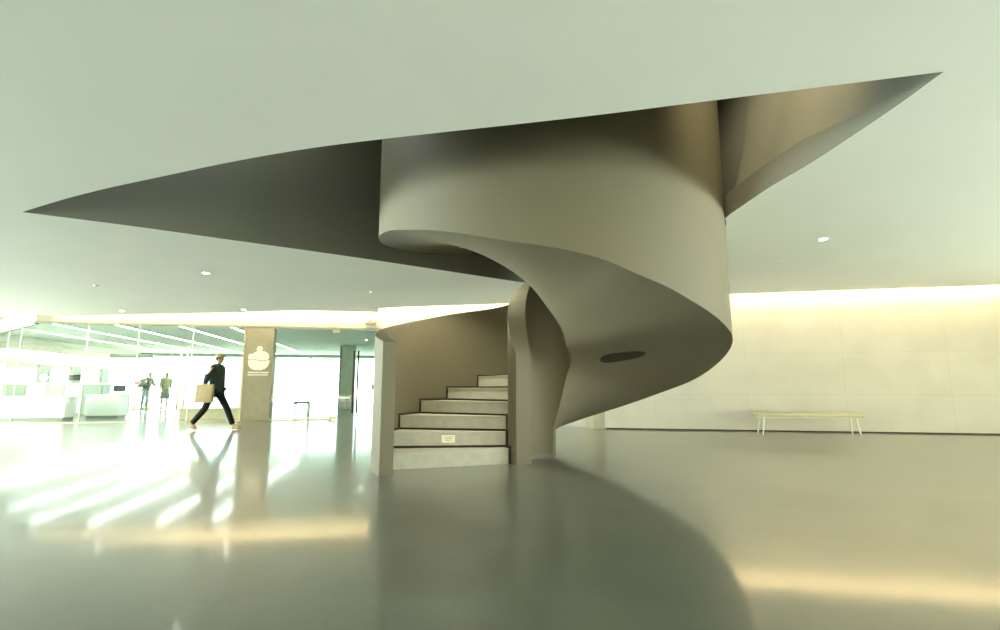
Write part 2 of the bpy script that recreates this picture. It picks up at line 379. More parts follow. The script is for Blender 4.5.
# ------------------------------------------------------------------ the spiral staircase
C = Vector((.682, 7.218)); RO, RI, RS = 2.385, .32, .595       # outer face, void face, stair side of the inner wall
ZOB = [(a, z) for a, z in ((-103, 0), (-95, .10), (-83, .25), (-75, .37), (-66.6, .49), (-50, .71), (-34, .92), (-16.7, 1.12), (0, 1.34), (11, 1.47), (25, 1.60), (37, 1.69), (47, 1.79), (56, 1.89), (65, 2.01), (74, 2.12), (82, 2.24), (92.6, 2.35), (106, 2.46), (121.6, 2.63), (136, 2.77), (148, 2.88), (164, 2.98), (191, 3.15), (213, 3.30), (240, 3.48))]
ZIB = [(-103, .0), (-75, .42), (-48, .90), (-28, 1.20), (0, 1.37), (42, 1.56), (58, 1.78), (97, 2.10), (144, 2.48), (180, 2.76), (213, 3.02), (240, 3.2)]
ZOT = [(-212, 1.53), (-200, 1.64), (-165, 1.96), (-133, 2.28), (-102, 2.56), (-60, 3.3), (0, 4.6), (60, 5.0), (240, 5.6)]
ZIT = [(-216, 1.45), (-205, 1.65), (-190, 1.88), (-175, 2.08), (-155, 2.33), (-140, 2.48), (-121, 2.62), (-100, 2.88), (-60, 3.3), (0, 3.95), (90, 4.9), (240, 5.8)]
def zob(a): return 0 if a < -103 else max(0, interp(ZOB, a))
def zib(a): return 0 if a < -103 else max(0, interp(ZIB, a))
def bulge(a):                                                  # the soffit arches a little between its edges
    return interp([(-103, 0), (-60, .02), (0, .03), (60, .05), (120, .10), (170, .14), (240, .14)], a)
def soff(a, r):
    s = (r-RI)/(RO-RI); return zib(a)+(zob(a)-zib(a))*s + bulge(a)*4*s*(1-s)
def pol(a, r, z=None):                                         # a runs clockwise seen from above: angle = -a
    x = C.x+r*math.cos(R_(-a)); y = C.y+r*math.sin(R_(-a))
    return Vector((x, y)) if z is None else Vector((x, y, z))
def arange(a, b, st):
    n = max(1, round((b-a)/st)); return [a+(b-a)*i/n for i in range(n+1)]
def ringsweep(secs):
    bm = BM(); rs = [[bm.verts.new(p) for p in s] for s in secs]; n = len(rs[0])
    for a, b in zip(rs, rs[1:]):
        for k in range(n): bm.faces.new((a[k], a[(k+1) % n], b[(k+1) % n], b[k]))
    bm.faces.new(rs[0][::-1]); bm.faces.new(rs[-1]); return bm
stair = thing('spiral_staircase', 'grey plastered spiral staircase sweeping up through the leaf-shaped ceiling opening', 'staircase', (0, 0, 0))
A0, A1 = -210, 238
th = .165
secs = [[pol(a, RO, zob(a)), pol(a, RO, interp(ZOT, a)), pol(a, RO-th, interp(ZOT, a)), pol(a, RO-th, max(0, soff(a, RO-th)+.04) if a > -103 else 0)] for a in arange(A0, A1, 2)]
obj('outer_balustrade', ringsweep(secs), M['stair'], stair, smooth=True, angle=40)
secs = []
for a in arange(-216, -75, 3) + [-74.9] + arange(-72, A1, 3):
    lo = zib(a) if a > -75 else 0
    rs = RS-.02; lo2 = (soff(a, rs)+.04) if a > -75 else 0
    secs.append([pol(a, RI, lo), pol(a, RI, interp(ZIT, a)), pol(a, rs, interp(ZIT, a)), pol(a, rs, lo2)])
obj('inner_balustrade', ringsweep(secs), M['stair'], stair, smooth=True, angle=40)
# soffit: the arched underside between the two walls
NR = 14; bm = BM(); lo, hi = [], []
for a in arange(-101, A1, 2.5):
    rr = [RI+.003+(RO-RI-.006)*k/NR for k in range(NR+1)]
    lo.append([bm.verts.new(pol(a, r, soff(a, r))) for r in rr]); hi.append([bm.verts.new(pol(a, r, soff(a, r)+.10)) for r in rr])
for g in (lo, hi):
    for x, y in zip(g, g[1:]):
        for k in range(NR): bm.faces.new((x[k], x[k+1], y[k+1], y[k]))
for x, y, x2, y2 in zip(lo, lo[1:], hi, hi[1:]):
    bm.faces.new((x[0], y[0], y2[0], x2[0])); bm.faces.new((x[-1], y[-1], y2[-1], x2[-1]))
for x, x2 in ((lo[0], hi[0]), (lo[-1], hi[-1])):
    for k in range(NR): bm.faces.new((x[k], x[k+1], x2[k+1], x2[k]))
obj('soffit', bm, M['stair'], stair, smooth=True, angle=50)
# dark slot light recessed in the soffit
def slot(a0, a1, r0, r1):
    bm = BM(); n = 28; a_, r_ = (a0+a1)/2, (r0+r1)/2; da, dr = (a1-a0)/2, (r1-r0)/2
    top, bot = [], []
    for k in range(n):
        t = 2*math.pi*k/n; c, s = math.cos(t), math.sin(t)
        c = math.copysign(abs(c)**.7, c); r = r_+dr*c; a = a_+3.5*c+da*math.copysign(abs(s)**.8, s)*(1-.3*c)
        z = soff(a, r); bot.append(bm.verts.new(pol(a, r, z-.004))); top.append(bm.verts.new(pol(a, r, z+.02)))
    bm.faces.new(bot); bm.faces.new(top[::-1])
    for k in range(n): bm.faces.new((bot[k], bot[(k+1) % n], top[(k+1) % n], top[k]))
    return bm
o = obj('recessed_slot', slot(-1, 14, .73, 1.33), M['dark'], stair); o['label'] = 'dark oval slot recessed in the underside'
# steps
SA = [-200, -184.5, -168.5, -152, -135.5, -119]
while len(SA) < 13: SA.append(SA[-1]+16.5)
RW = RO-th+.01
for i in range(12):
    a0, a1 = SA[i], SA[i+1]+3; z1 = .2*(i+1); bm = BM()
    secs = [[pol(a, RS-.03, z1-.2), pol(a, RS-.03, z1), pol(a, RW, z1), pol(a, RW, z1-.2)] for a in arange(a0, a1, 3)]
    st = obj('step', ringsweep(secs), M['step'], stair)
    def rad(a, r0, r1, z0, z1, d):                              # a thin bar standing in front of a riser
        bm = BM(); p, q = pol(a, r0), pol(a, r1); e = (q-p).normalized(); n = Vector((e.y, -e.x))
        if n.dot(pol(a-1, r1)-q) < 0: n = -n
        prism(bm, [p, q, q+n*d, p+n*d], z0, z1); return bm
    bm = rad(a0, RS-.03, RW, z1-.012, z1+.004, .012)
    obj('nosing', bm, M['step'], st)
    if i > 0:
        obj('riser_base_strip', rad(a0, RS-.03, RW, z1-.2, z1-.172, .006), M['dark'], st)  # thin dark strip along the foot of the riser
    # zigzag skirting along both walls
    for r0, r1 in ((RW-.035, RW), (RS-.03, RS+.012)):
        bm = rad(a0, r0, r1, z1-.2 if i else 0, z1+.03, .018)
        sec = [[pol(a, r0, z1), pol(a, r0, z1+.03), pol(a, r1, z1+.03), pol(a, r1, z1)] for a in arange(a0, SA[i+1], 4)]
        rs = [[bm.verts.new(p) for p in s] for s in sec]
        for x, y in zip(rs, rs[1:]):
            for k in range(4): bm.faces.new((x[k], x[(k+1) % 4], y[(k+1) % 4], y[k]))
        bm.faces.new(rs[0][::-1]); bm.faces.new(rs[-1])
        obj('zigzag_skirting', bm, M['dark'], st)
    if i == 1:                                                    # small pale notice stuck on the second riser
        bm = BM(); p, q = pol(a0, 1.30), pol(a0, 1.48); e = (q-p).normalized(); n = Vector((e.y, -e.x))
        if n.dot(pol(a0-1, 1.4)-pol(a0, 1.4)) < 0: n = -n
        prism(bm, [p+n*.001, q+n*.001, q+n*.006, p+n*.006], z1-.135, z1-.035)
        card = tag(obj('notice_card', bm, M['logo']), 'small cream notice stuck on the second riser of the staircase', 'sign')
        bm = BM()
        for k, (f0, f1) in enumerate(((.12, .88), (.2, .8), (.3, .7))):
            zc = z1-.06-.022*k; prism(bm, [p+(q-p)*f0+n*.006, p+(q-p)*f1+n*.006, p+(q-p)*f1+n*.0072, p+(q-p)*f0+n*.0072], zc-.004, zc+.004)
        obj('faded_print', bm, M['benchseat'], card)
# added lamp hidden under the upper flight, brightens the first steps and their walls
tl = thing('added_stair_light', 'small added warm light hidden under the upper flight above the first steps', 'downlight', pol(202, 1.35, soff(202, 1.35)-.035))
bm = BM(); lathe(bm, [(.06, -.012), (.06, .01), (.045, .01), (.045, -.012)], 20); obj('ring', bm, M['white'], tl, smooth=True, angle=40)
ld = bpy.data.lights.new('added_stair_lamp', 'SPOT'); ld.energy = 75; ld.color = (1, .93, .70); ld.spot_size = R_(128); ld.spot_blend = .75; ld.shadow_soft_size = .1
lo = bpy.data.objects.new('added_stair_lamp', ld); COL.objects.link(lo); lo.location = pol(202, 1.35, soff(202, 1.35)-.06)
# skirting at the foot of the curved wall inside the void
secs = [[pol(a, RI-.012, 0), pol(a, RI-.012, .07), pol(a, RI+.004, .07), pol(a, RI+.004, 0)] for a in arange(-214, -76, 4)]
obj('foot_skirting', ringsweep(secs), M['void'], stair)

# ------------------------------------------------------------------ the glass front
bm = BM(); wallseg(bm, LB(FL+.12), LB(-.05), ZG, 3.95, -.12); 
struct(obj('wall_bulkhead', bm, M['wall']))
bm = BM(); wallseg(bm, LB(0), RET, ZG, 3.95, -.12); struct(obj('wall_bulkhead_return', bm, M['plain']))
def lbox(bm, a0, a1, b0, b1, z0, z1, bev=0): return box(bm, a0, a1, b0, b1, z0, z1, MXL, bev)
gl = bpy.data.objects.new('window_3', None); COL.objects.link(gl); struct(gl)
PA0, PA1 = 5.72, 6.55                                               # the stone pier in the glass front
JO = [0, 1.35, 2.7, 4.2, PA0]
for a, b in zip(JO, JO[1:]):
    bm = BM(); lbox(bm, a+.008, b-.008, -.006, .006, .02, ZG-.05); obj('pane', bm, M['glass'], gl)
for a, b in ((PA1, 8.42),):
    bm = BM(); lbox(bm, a+.008, b-.008, -.006, .006, .02, ZG-.05); obj('pane', bm, M['glass'], gl)
bm = BM(); lbox(bm, -.04, FL+.1, -.05, .07, ZG-.06, ZG); obj('top_rail', bm, M['steelgrey'], gl)
bm = BM(); lbox(bm, PA1, 8.42, -.03, .05, 0, .03); lbox(bm, 0, PA0, -.03, .03, 0, .015); obj('bottom_rail', bm, M['brass'], gl)
for a in JO[1:-1]:
    bm = BM(); lbox(bm, a-.012, a+.012, -.012, .012, .015, ZG-.06); obj('joint', bm, M['white'], gl)
# the return of the glass, running back to the left
g2 = bpy.data.objects.new('window_4', None); COL.objects.link(g2); struct(g2)
d = (RET-LB(0)); ln = d.length; MXR = Matrix.Translation((LB(0).x, LB(0).y, 0)) @ Matrix.Rotation(math.atan2(d.y, d.x), 4, 'Z')
for k in range(4):
    bm = BM(); box(bm, ln*k/4+.008, ln*(k+1)/4-.008, -.006, .006, .02, ZG-.05, MXR); obj('pane', bm, M['glass'], g2)
bm = BM(); box(bm, 0, ln, -.05, .07, ZG-.10, ZG, MXR); obj('top_rail', bm, M['steelgrey'], g2)
for k in (1, 2, 3):
    bm = BM(); box(bm, ln*k/4-.012, ln*k/4+.012, -.012, .012, .015, ZG-.06, MXR); obj('joint', bm, M['white'], g2)
# glass door beside the staircase
dr = bpy.data.objects.new('door_1', None); COL.objects.link(dr); struct(dr)
bm = BM(); lbox(bm, 8.43, 9.70, -.006, .006, .03, ZG-.07); obj('pane', bm, M['glass'], dr)
bm = BM()
c = [LB(9.03, -.06).to_3d()+Vector((0, 0, z)) for z in (.2, 2.2)] + [LB(9.16, -.06).to_3d()+Vector((0, 0, z)) for z in (2.2, .2)]
tube(bm, c+c[:2], .03, 8); 
for z in (.5, 1.9):
    tube(bm, [LB(9.16, -.06).to_3d()+Vector((0, 0, z)), LB(9.16, .0).to_3d()+Vector((0, 0, z))], .012, 8)
o = obj('pull_handle', bm, M['dark'], dr, smooth=True, angle=50)
bm = BM(); lbox(bm, 8.32, 8.54, -.03, .03, .015, .10); lbox(bm, 8.32, 8.54, -.03, .03, ZG-.16, ZG-.06); obj('patch_fitting', bm, M['brass'], dr)
bm = BM(); lbox(bm, 9.60, 9.69, -.03, .03, .95, 1.12); obj('lock_case', bm, M['steelgrey'], dr)
bm = BM(); lbox(bm, 9.72, FL+.1, -.04, .04, 0, ZG-.06); obj('jamb', bm, M['beige'], dr)
# stone pier with the cream emblem
pier = struct(bpy.data.objects.new('pillar_1', None)); COL.objects.link(pier)
bm = BM(); lbox(bm, PA0, PA1, -.04, .35, 0, ZG-.06, .01); obj('pier_body', bm, M['pillar'], pier)
bm = BM(); lbox(bm, PA0-.05, PA0, -.05, .35, 0, ZG-.06); obj('edge_profile', bm, M['brass'], pier)
lg = thing('museum_emblem', 'cream stacked dome and bowl emblem with two lines of lettering on the olive stone pier', 'emblem', (LB(6.155, -.04).x, LB(6.155, -.04).y, 0), math.atan2(E1.y, E1.x)); lg.scale = (.84, 1, 1)
def relief(name, pts):
    bm = BM(); a = [bm.verts.new((x, -.002, z)) for x, z in pts]; b = [bm.verts.new((x, -.03, z)) for x, z in pts]
    bm.faces.new(a); bm.faces.new(b[::-1])
    for i in range(len(pts)): bm.faces.new((a[i], a[(i+1) % len(pts)], b[(i+1) % len(pts)], b[i]))
    return obj(name, bm, M['logo'], lg)
relief('knob', [(-.09, 2.15), (.08, 2.15), (.10, 2.21), (.09, 2.27), (.04, 2.30), (-.04, 2.30), (-.09, 2.27), (-.10, 2.21)])
relief('dome', [(-.37, 1.905), (-.12, 1.895), (-.02, 1.865), (.10, 1.85), (.30, 1.88), (.35, 1.95), (.335, 2.03), (.27, 2.10), (.17, 2.145), (-.02, 2.155), (-.15, 2.12), (-.20, 2.07), (-.36, 2.05), (-.38, 1.97)])
relief('bowl', [(-.36, 1.885), (-.12, 1.875), (-.03, 1.845), (.12, 1.825), (.36, 1.87), (.365, 1.78), (.31, 1.66), (.22, 1.59), (.08, 1.555), (-.12, 1.555), (-.25, 1.59), (-.34, 1.68), (-.375, 1.78)])
bm = BM()
x = -.36
while x < .34:
    wd = random.choice((.03, .045, .05)); box(bm, x, x+wd, -.015, -.002, 1.455, 1.505); x += wd+.014
obj('lettering', bm, M['logo'], lg); bm = BM()
x = -.36
while x < .34:
    wd = random.choice((.018, .025, .03)); box(bm, x, x+wd, -.015, -.002, 1.385, 1.425); x += wd+.010
obj('lettering', bm, M['logo'], lg)

# ------------------------------------------------------------------ the lobby behind the glass
ZL, BD, AR, AL = 3.02, 16.0, 13.0, -4.2
bm = BM(); prism(bm, [LB(AL-.2, 4.5), LB(0, .05), LB(FL+.15, .05), LB(AR, .3), LB(AR, BD+.3), LB(AL-.2, BD+.3)], ZL, ZL+.2); struct(obj('ceiling_lobby', bm, M['lobbyceil']))
bm = BM(); wallseg(bm, LB(AL, BD), RET, 0, ZL, -.2); struct(obj('wall_lobby_left', bm, M['plain']))
bm = BM(); wallseg(bm, LB(AR, -.2), LB(AR, BD), 0, ZL, -.2); struct(obj('wall_lobby_right', bm, M['mint']))
bm = BM(); wallseg(bm, LB(FL+.12, .0), LB(AR, .0), 0, 3.9, .2); struct(obj('wall_lobby_front', bm, M['mint']))
# rear glazing of the lobby: posts and head against the daylight
rg = bpy.data.objects.new('window_5', None); COL.objects.link(rg); struct(rg)
bm = BM(); lbox(bm, AL, AR, BD-.05, BD+.1, 2.84, ZL); obj('head', bm, M['mint'], rg)
for a in (-3.6, -1.95, -1.55, 1.3, 3.2, 5.2, 7.4, 9.4, 11.2):
    bm = BM(); lbox(bm, a-.05, a+.05, BD-.04, BD+.06, 0, 2.84); obj('post', bm, M['white'], rg)
for a, b in zip((AL, -1.75, 1.3, 3.2, 5.2, 7.4, 9.4, 11.2), (-1.75, 1.3, 3.2, 5.2, 7.4, 9.4, 11.2, AR)):
    bm = BM(); lbox(bm, a, b, BD-.006, BD+.006, .0, 2.84); obj('pane', bm, M['tinted'], rg)
area('lobby_daylight', (LB(4.4, BD+.25).x, LB(4.4, BD+.25).y, 1.45), (LB(4.4, 0).x, LB(4.4, 0).y, 1.45), AR-AL, 2.85, portal=True)
# ceiling lines
for k, a in enumerate((-2.1, -.25, 1.6, 3.45, 5.0)):
    t = thing('linear_ceiling_light', ['long white ceiling light line starting outside the glass return', 'long white ceiling light line nearest the glass corner', 'long white ceiling light line above the two lobby visitors', 'long white ceiling light line above the door handles', 'long white ceiling light line next to the stone pier'][k], 'ceiling light', (0, 0, 0), group='linear ceiling lights of the lobby')
    b0 = .6 if a > 0 else (-a*1.1+.9)
    bm = BM(); lbox(bm, a-.05, a+.05, b0, BD-1.2, ZL-.03, ZL+.01); obj('housing', bm, M['white'], t)
    bm = BM(); lbox(bm, a-.04, a+.04, b0+.02, BD-1.22, ZL-.036, ZL-.028); obj('diffuser', bm, M['line'], t)

# ------------------------------------------------------------------ furniture of the lobby
def lthing(name, label, cat, a, b, z=0, group=None, rz=0):
    p = LB(a, b); return thing(name, label, cat, (p.x, p.y, z), math.atan2(E1.y, E1.x)+rz, group)
# reception counters
t = lthing('reception_counter', 'long pale reception counter just inside the glass corner', 'counter', -.75, 1.35)
bm = BM(); box(bm, -1.3, .98, 0, .62, .08, .70, None, .012); obj('front_body', bm, M['white'], t)
bm = BM(); box(bm, -1.33, 1.01, -.03, .66, .70, .745, None, .01); obj('worktop', bm, M['white'], t)
bm = BM(); box(bm, -1.25, .93, .04, .58, 0, .08); obj('plinth', bm, M['mint'], t)
t = lthing('service_counter', 'white service counter standing beside the brass door handles', 'counter', .75, 2.6)
bm = BM(); box(bm, -.62, .42, 0, .6, .07, .74, None, .012); obj('front_body', bm, M['white'], t)
bm = BM(); box(bm, -.65, .45, -.03, .63, .74, .78, None, .01); obj('worktop', bm, M['white'], t)
bm = BM(); box(bm, -.58, .38, .04, .56, 0, .07); obj('plinth', bm, M['mint'], t)
t = lthing('display_shelf', 'tall mint display shelf unit with a white top along the left lobby wall', 'shelf', -2.25, 4.4)
bm = BM(); box(bm, -1.1, 2.0, 0, .5, .05, 1.12, None, .01); obj('carcass', bm, M['mint'], t)
bm = BM(); box(bm, -1.14, 2.04, -.04, .54, 1.12, 1.18, None, .01); obj('top_board', bm, M['white'], t)
for k in range(5):
    bm = BM(); x = -1.06+k*.61; box(bm, x, x+.56, -.02, .005, .12, 1.08, None, .006); d_ = obj('door', bm, M['white'] if k % 2 else M['mint'], t)
    bm = BM(); box(bm, x+.48, x+.50, -.045, -.015, .6, .8); obj('handle', bm, M['steelgrey'], d_)
bm = BM(); box(bm, -1.06, 1.96, .05, .45, 0, .05); obj('plinth', bm, M['steelgrey'], t)
def monitor(a, b, z, label, rz=0):
    t = lthing('computer_monitor', label, 'monitor', a, b, z, 'monitors on the lobby counters', rz)
    bm = BM(); box(bm, -.17, .17, -.015, .015, .10, .31, None, .006); obj('screen', bm, M['screen'], t)
    bm = BM(); tube(bm, [(0, .02, .01), (0, .02, .2)], .02, 8); obj('neck', bm, M['steelgrey'], t)
    bm = BM(); box(bm, -.11, .11, -.07, .09, 0, .014, None, .004); obj('foot', bm, M['steelgrey'], t)
monitor(-1.35, 4.62, 1.18, 'dark monitor on the white top of the display shelf', .5)
monitor(.95, 2.95, .78, 'dark monitor on the white service counter', .3)
t = lthing('desk_lamp', 'white globe lamp on the display shelf top', 'lamp', -2.35, 4.62, 1.18)
bm = BM(); lathe(bm, [(.07, 0), (.07, .012), (.012, .02), (.012, .1)], 16); obj('base', bm, M['white'], t, smooth=True, angle=40)
bm = BM(); bmesh.ops.create_uvsphere(bm, u_segments=16, v_segments=10, radius=.11); bmesh.ops.translate(bm, verts=bm.verts, vec=(0, 0, .2)); obj('globe', bm, M['lampwhite'], t, smooth=True)
# bands on the lobby's left wall
pn = struct(bpy.data.objects.new('trim_3', None)); COL.objects.link(pn)
bm = BM(); lbox(bm, AL, AL+.35, 5.0, BD-.1, 2.45, 2.72); obj('bulkhead', bm, M['beige'], pn)
bm = BM(); lbox(bm, AL, AL+.06, 5.0, BD-.1, 1.95, 2.40); obj('band', bm, M['pillar'], pn)
t = thing('wall_light_line', 'white light line under the beige bulkhead of the left lobby wall', 'wall light'); bm = BM(); lbox(bm, AL+.05, AL+.30, 5.05, BD-.15, 2.415, 2.45); obj('diffuser', bm, M['line'], t)
bm = BM(); lbox(bm, AL+.03, AL+.05, 5.05, BD-.15, 2.405, 2.45); obj('bracket', bm, M['white'], t)
for k, b in enumerate((7.4, 9.6, 12.0)):
    bm = BM(); lbox(bm, AL, AL+.12, b, b+.55, .0, 1.95); struct(obj('pillar_%d' % (k+3), bm, M['greenpillar']))
# low timber ledge behind the glass, beside the pier
t = lthing('timber_ledge', 'low beige timber bench ledge behind the glass beside the stone pier', 'bench', 4.7, .75)
bm = BM(); box(bm, -.98, .88, 0, .45, .0, .30, None, .01); obj('base', bm, M['beige'], t)
bm = BM(); box(bm, -1.0, .90, -.02, .47, .30, .36, None, .01); obj('seat', bm, M['beige'], t)
# grey green column and things right of the pier
st = lthing('column_panel', 'tall grey green panelled column behind the glass door', 'column', 8.15, 8.0)
bm = BM(); box(bm, -.35, .30, 0, .5, 0, ZL-.03, None, .01); obj('core', bm, M['greenpillar'], st)
bm = BM(); box(bm, -.42, -.36, -.02, .5, 0, ZL-.03); obj('edge_board', bm, M['steelgrey'], st)
t = lthing('side_table', 'small dark topped table on thin steel legs behind the glass', 'table', 7.05, 2.6)
bm = BM(); box(bm, -.26, .28, -.2, .2, .44, .515, None, .008); obj('tabletop', bm, M['screen'], t)
for x in (-.22, .24):
    for y in (-.17, .17):
        bm = BM(); tube(bm, [(x, y, 0), (x, y, .45)], .022, 8); obj('leg', bm, M['steelgrey'], t, smooth=True, angle=60)
t = lthing('window_bench', 'long white bench on thin legs beyond the small table', 'bench', 7.55, 6.0)
bm = BM(); box(bm, -.75, .85, -.22, .22, .56, .62, None, .01); obj('seat', bm, M['white'], t)
for x in (-.65, .05, .75):
    for y in (-.17, .17):
        bm = BM(); tube(bm, [(x, y, 0), (x, y, .565)], .013, 8); obj('leg', bm, M['steelgrey'], t, smooth=True, angle=60)
# glass swing doors inside the lobby with paired brass pulls
for k, (a, b) in enumerate(((-2.45, 9.6), (-1.55, 9.6))):
    t = lthing('swing_door', ['frameless glass swing door with a brass pull beside the service counter', 'frameless glass swing door with a brass pull nearest the two visitors'][k], 'door', a, b, 0, 'glass swing doors in the lobby')
    bm = BM(); box(bm, 0, .86, -.006, .006, .02, 2.35); obj('leaf', bm, M['glass'], t)
    bm = BM(); xh = .76 if k == 0 else .10
    tube(bm, [(xh, -.05, .05), (xh, -.05, 1.15)], .028, 10); tube(bm, [(xh, -.05, .3), (xh, 0, .3)], .012, 6); tube(bm, [(xh, -.05, .9), (xh, 0, .9)], .012, 6)
    obj('pull', bm, M['brass'], t, smooth=True, angle=50)
    bm = BM(); box(bm, 0, .86, -.02, .02, 0, .05); obj('bottom_rail', bm, M['brass'], t)
t = lthing('door_lintel_box', 'grey sliding door header box above the lobby entrance', 'door header', -2.2, 9.8, 2.42)
bm = BM(); box(bm, -.55, 1.25, -.1, .1, 0, .16, None, .01); obj('casing', bm, M['mint'], t)
bm = BM(); box(bm, -.5, 1.2, -.115, -.1, .03, .07); obj('sensor_strip', bm, M['steelgrey'], t)
for k, a in enumerate((.18, .46)):
    bm = BM(); lbox(bm, a-.04, a+.04, 9.9, 9.98, 0, ZL); struct(obj('trim_%d' % (4+k), bm, M['brass']))
# sticker and notice on the far glazing seen behind the walker
t = lthing('green_sticker', 'round green sticker on the lobby window behind the walking person', 'sticker', 5.1, .02, .72)
bm = BM(); lathe(bm, [(.10, -.003), (.10, .003)], 24); bmesh.ops.rotate(bm, verts=bm.verts, cent=(0, 0, 0), matrix=Matrix.Rotation(math.pi/2, 3, 'X')); obj('disc', bm, M['green'], t)
bm = BM(); box(bm, -.05, .05, -.006, -.004, -.012, .012); obj('mark', bm, M['white'], t)

# ------------------------------------------------------------------ bench by the pale wall
t = thing('upholstered_bench', 'pale yellow upholstered bench on white splayed legs by the pale wall', 'bench', (6.66, 11.28, 0), math.atan2(-.1985, 1))
bm = BM(); box(bm, -1.04, 1.04, -.21, .21, .385, .47, None, .025); obj('seat', bm, M['benchseat'], t, smooth=True, angle=40)
bm = BM(); box(bm, -1.0, 1.0, -.16, .16, .358, .387, None, .005); obj('seat_frame', bm, M['benchleg'], t)
for x in (-1, 1):
    for y in (-1, 1):
        bm = BM(); tube(bm, [(x*.90, y*.14, .37), (x*.95, y*.19, 0)], [.02, .014], 10); obj('leg', bm, M['benchleg'], t, smooth=True, angle=60)

# ------------------------------------------------------------------ ceiling fittings
def downlight(x, y, z, label, on=True):
    t = thing('downlight', label, 'downlight', (x, y, z), 0, 'recessed downlights')
    bm = BM(); lathe(bm, [(.075, -.006), (.075, .0), (.05, .0), (.05, -.006)], 24)
    obj('ring', bm, M['white'], t, smooth=True, angle=40)
    bm = BM(); lathe(bm, [(.05, -.007), (.05, -.003)], 24); obj('lens', bm, M['lampwhite'] if on else M['white'], t)
downlight(-5.45, 9.25, ZC, 'lit downlight below the left tip of the ceiling opening')
downlight(-10.41, 13.9, ZC, 'lit downlight near the ceiling edge above the lobby visitors')
downlight(-6.97, 13.7, ZC, 'lit downlight near the ceiling edge above the stone pier')
downlight(4.62, 7.07, ZC, 'lit downlight in the ceiling to the right of the staircase drum')
downlight(4.70, 8.41, ZC, 'small dim downlight right of the staircase drum, closer to the wall', False)
downlight(LB(9.1, 5.0).x, LB(9.1, 5.0).y, ZL, 'lit downlight in the lobby ceiling behind the glass door')
def detector(x, y, label):
    t = thing('smoke_detector', label, 'smoke detector', (x, y, ZC), 0, 'smoke detectors')
    bm = BM(); lathe(bm, [(.05, 0), (.05, -.018), (.035, -.03), (.015, -.034)], 20); obj('housing', bm, M['white'], t, smooth=True, angle=40)
    bm = BM(); lathe(bm, [(.006, -.033), (.006, -.038)], 8); obj('indicator', bm, M['dark'], t)
detector(-8.36, 10.36, 'small round smoke detector on the ceiling left of the first downlight')
detector(-2.84, 11.1, 'small round smoke detector on the ceiling near the curved balustrade top')
t = lthing('emergency_light', 'small emergency light box fixed over the glass door', 'emergency light', 9.5, -.03, 3.06)
bm = BM(); box(bm, -.17, .17, -.08, 0, 0, .17, None, .012); obj('housing', bm, M['pillar'], t)
for x in (-.10, .10):
    bm = BM(); bmesh.ops.create_uvsphere(bm, u_segments=12, v_segments=8, radius=.045); bmesh.ops.translate(bm, verts=bm.verts, vec=(x, -.09, .11)); obj('lamp_head', bm, M['white'], t, smooth=True)

# ------------------------------------------------------------------ people
def skin_mesh(chains, root, sub=2):
    """chains: {joint: (pos, radius, parent or None)} -> one continuous mesh"""
    names = list(chains); idx = {n: i for i, n in enumerate(names)}
    me = bpy.data.meshes.new('tmp')
    me.from_pydata([chains[n][0] for n in names], [(idx[n], idx[chains[n][2]]) for n in names if chains[n][2]], [])
    o = bpy.data.objects.new('tmp', me); COL.objects.link(o)
    o.modifiers.new('skin', 'SKIN').use_smooth_shade = True
    sk = me.skin_vertices[0].data if me.skin_vertices else None
    if sk is None:
        bpy.context.view_layer.objects.active = o
        bm = bmesh.new(); bm.from_mesh(me); bm.verts.layers.skin.verify(); bm.to_mesh(me); bm.free(); sk = me.skin_vertices[0].data
    for n in names:
        r = chains[n][1]; v = sk[idx[n]]; v.radius = r if isinstance(r, tuple) else (r, r); v.use_root = (n == root)
    s = o.modifiers.new('sub', 'SUBSURF'); s.levels = s.render_levels = sub
    bpy.context.view_layer.update()
    dg = bpy.context.evaluated_depsgraph_get()
    res = bpy.data.meshes.new_from_object(o.evaluated_get(dg))
    bpy.data.objects.remove(o); bpy.data.meshes.remove(me)
    for p in res.polygons: p.use_smooth = True
    return res
def skinned(name, chains, root, m, parent, sub=2):
    me = skin_mesh(chains, root, sub); me.materials.clear(); me.name = name
    return link(name, me, m, parent)
def join_into(me, bms):
    bm = bmesh.new(); bm.from_mesh(me)
    for b in bms:
        t = bpy.data.meshes.new('t'); b.to_mesh(t); b.free(); bm.from_mesh(t); bpy.data.meshes.remove(t)
    for f in bm.faces: f.smooth = True
    bm.to_mesh(me); bm.free()
def ell(c, r, rot=None, seg=16):
    bm = BM(); bmesh.ops.create_uvsphere(bm, u_segments=seg, v_segments=max(8, seg*2//3), radius=1)
    for v in bm.verts:
        p = Vector((v.co.x*r[0], v.co.y*r[1], v.co.z*r[2]))
        v.co = (rot @ p if rot else p) + Vector(c)
    return bm
def V(*a): return Vector(a)
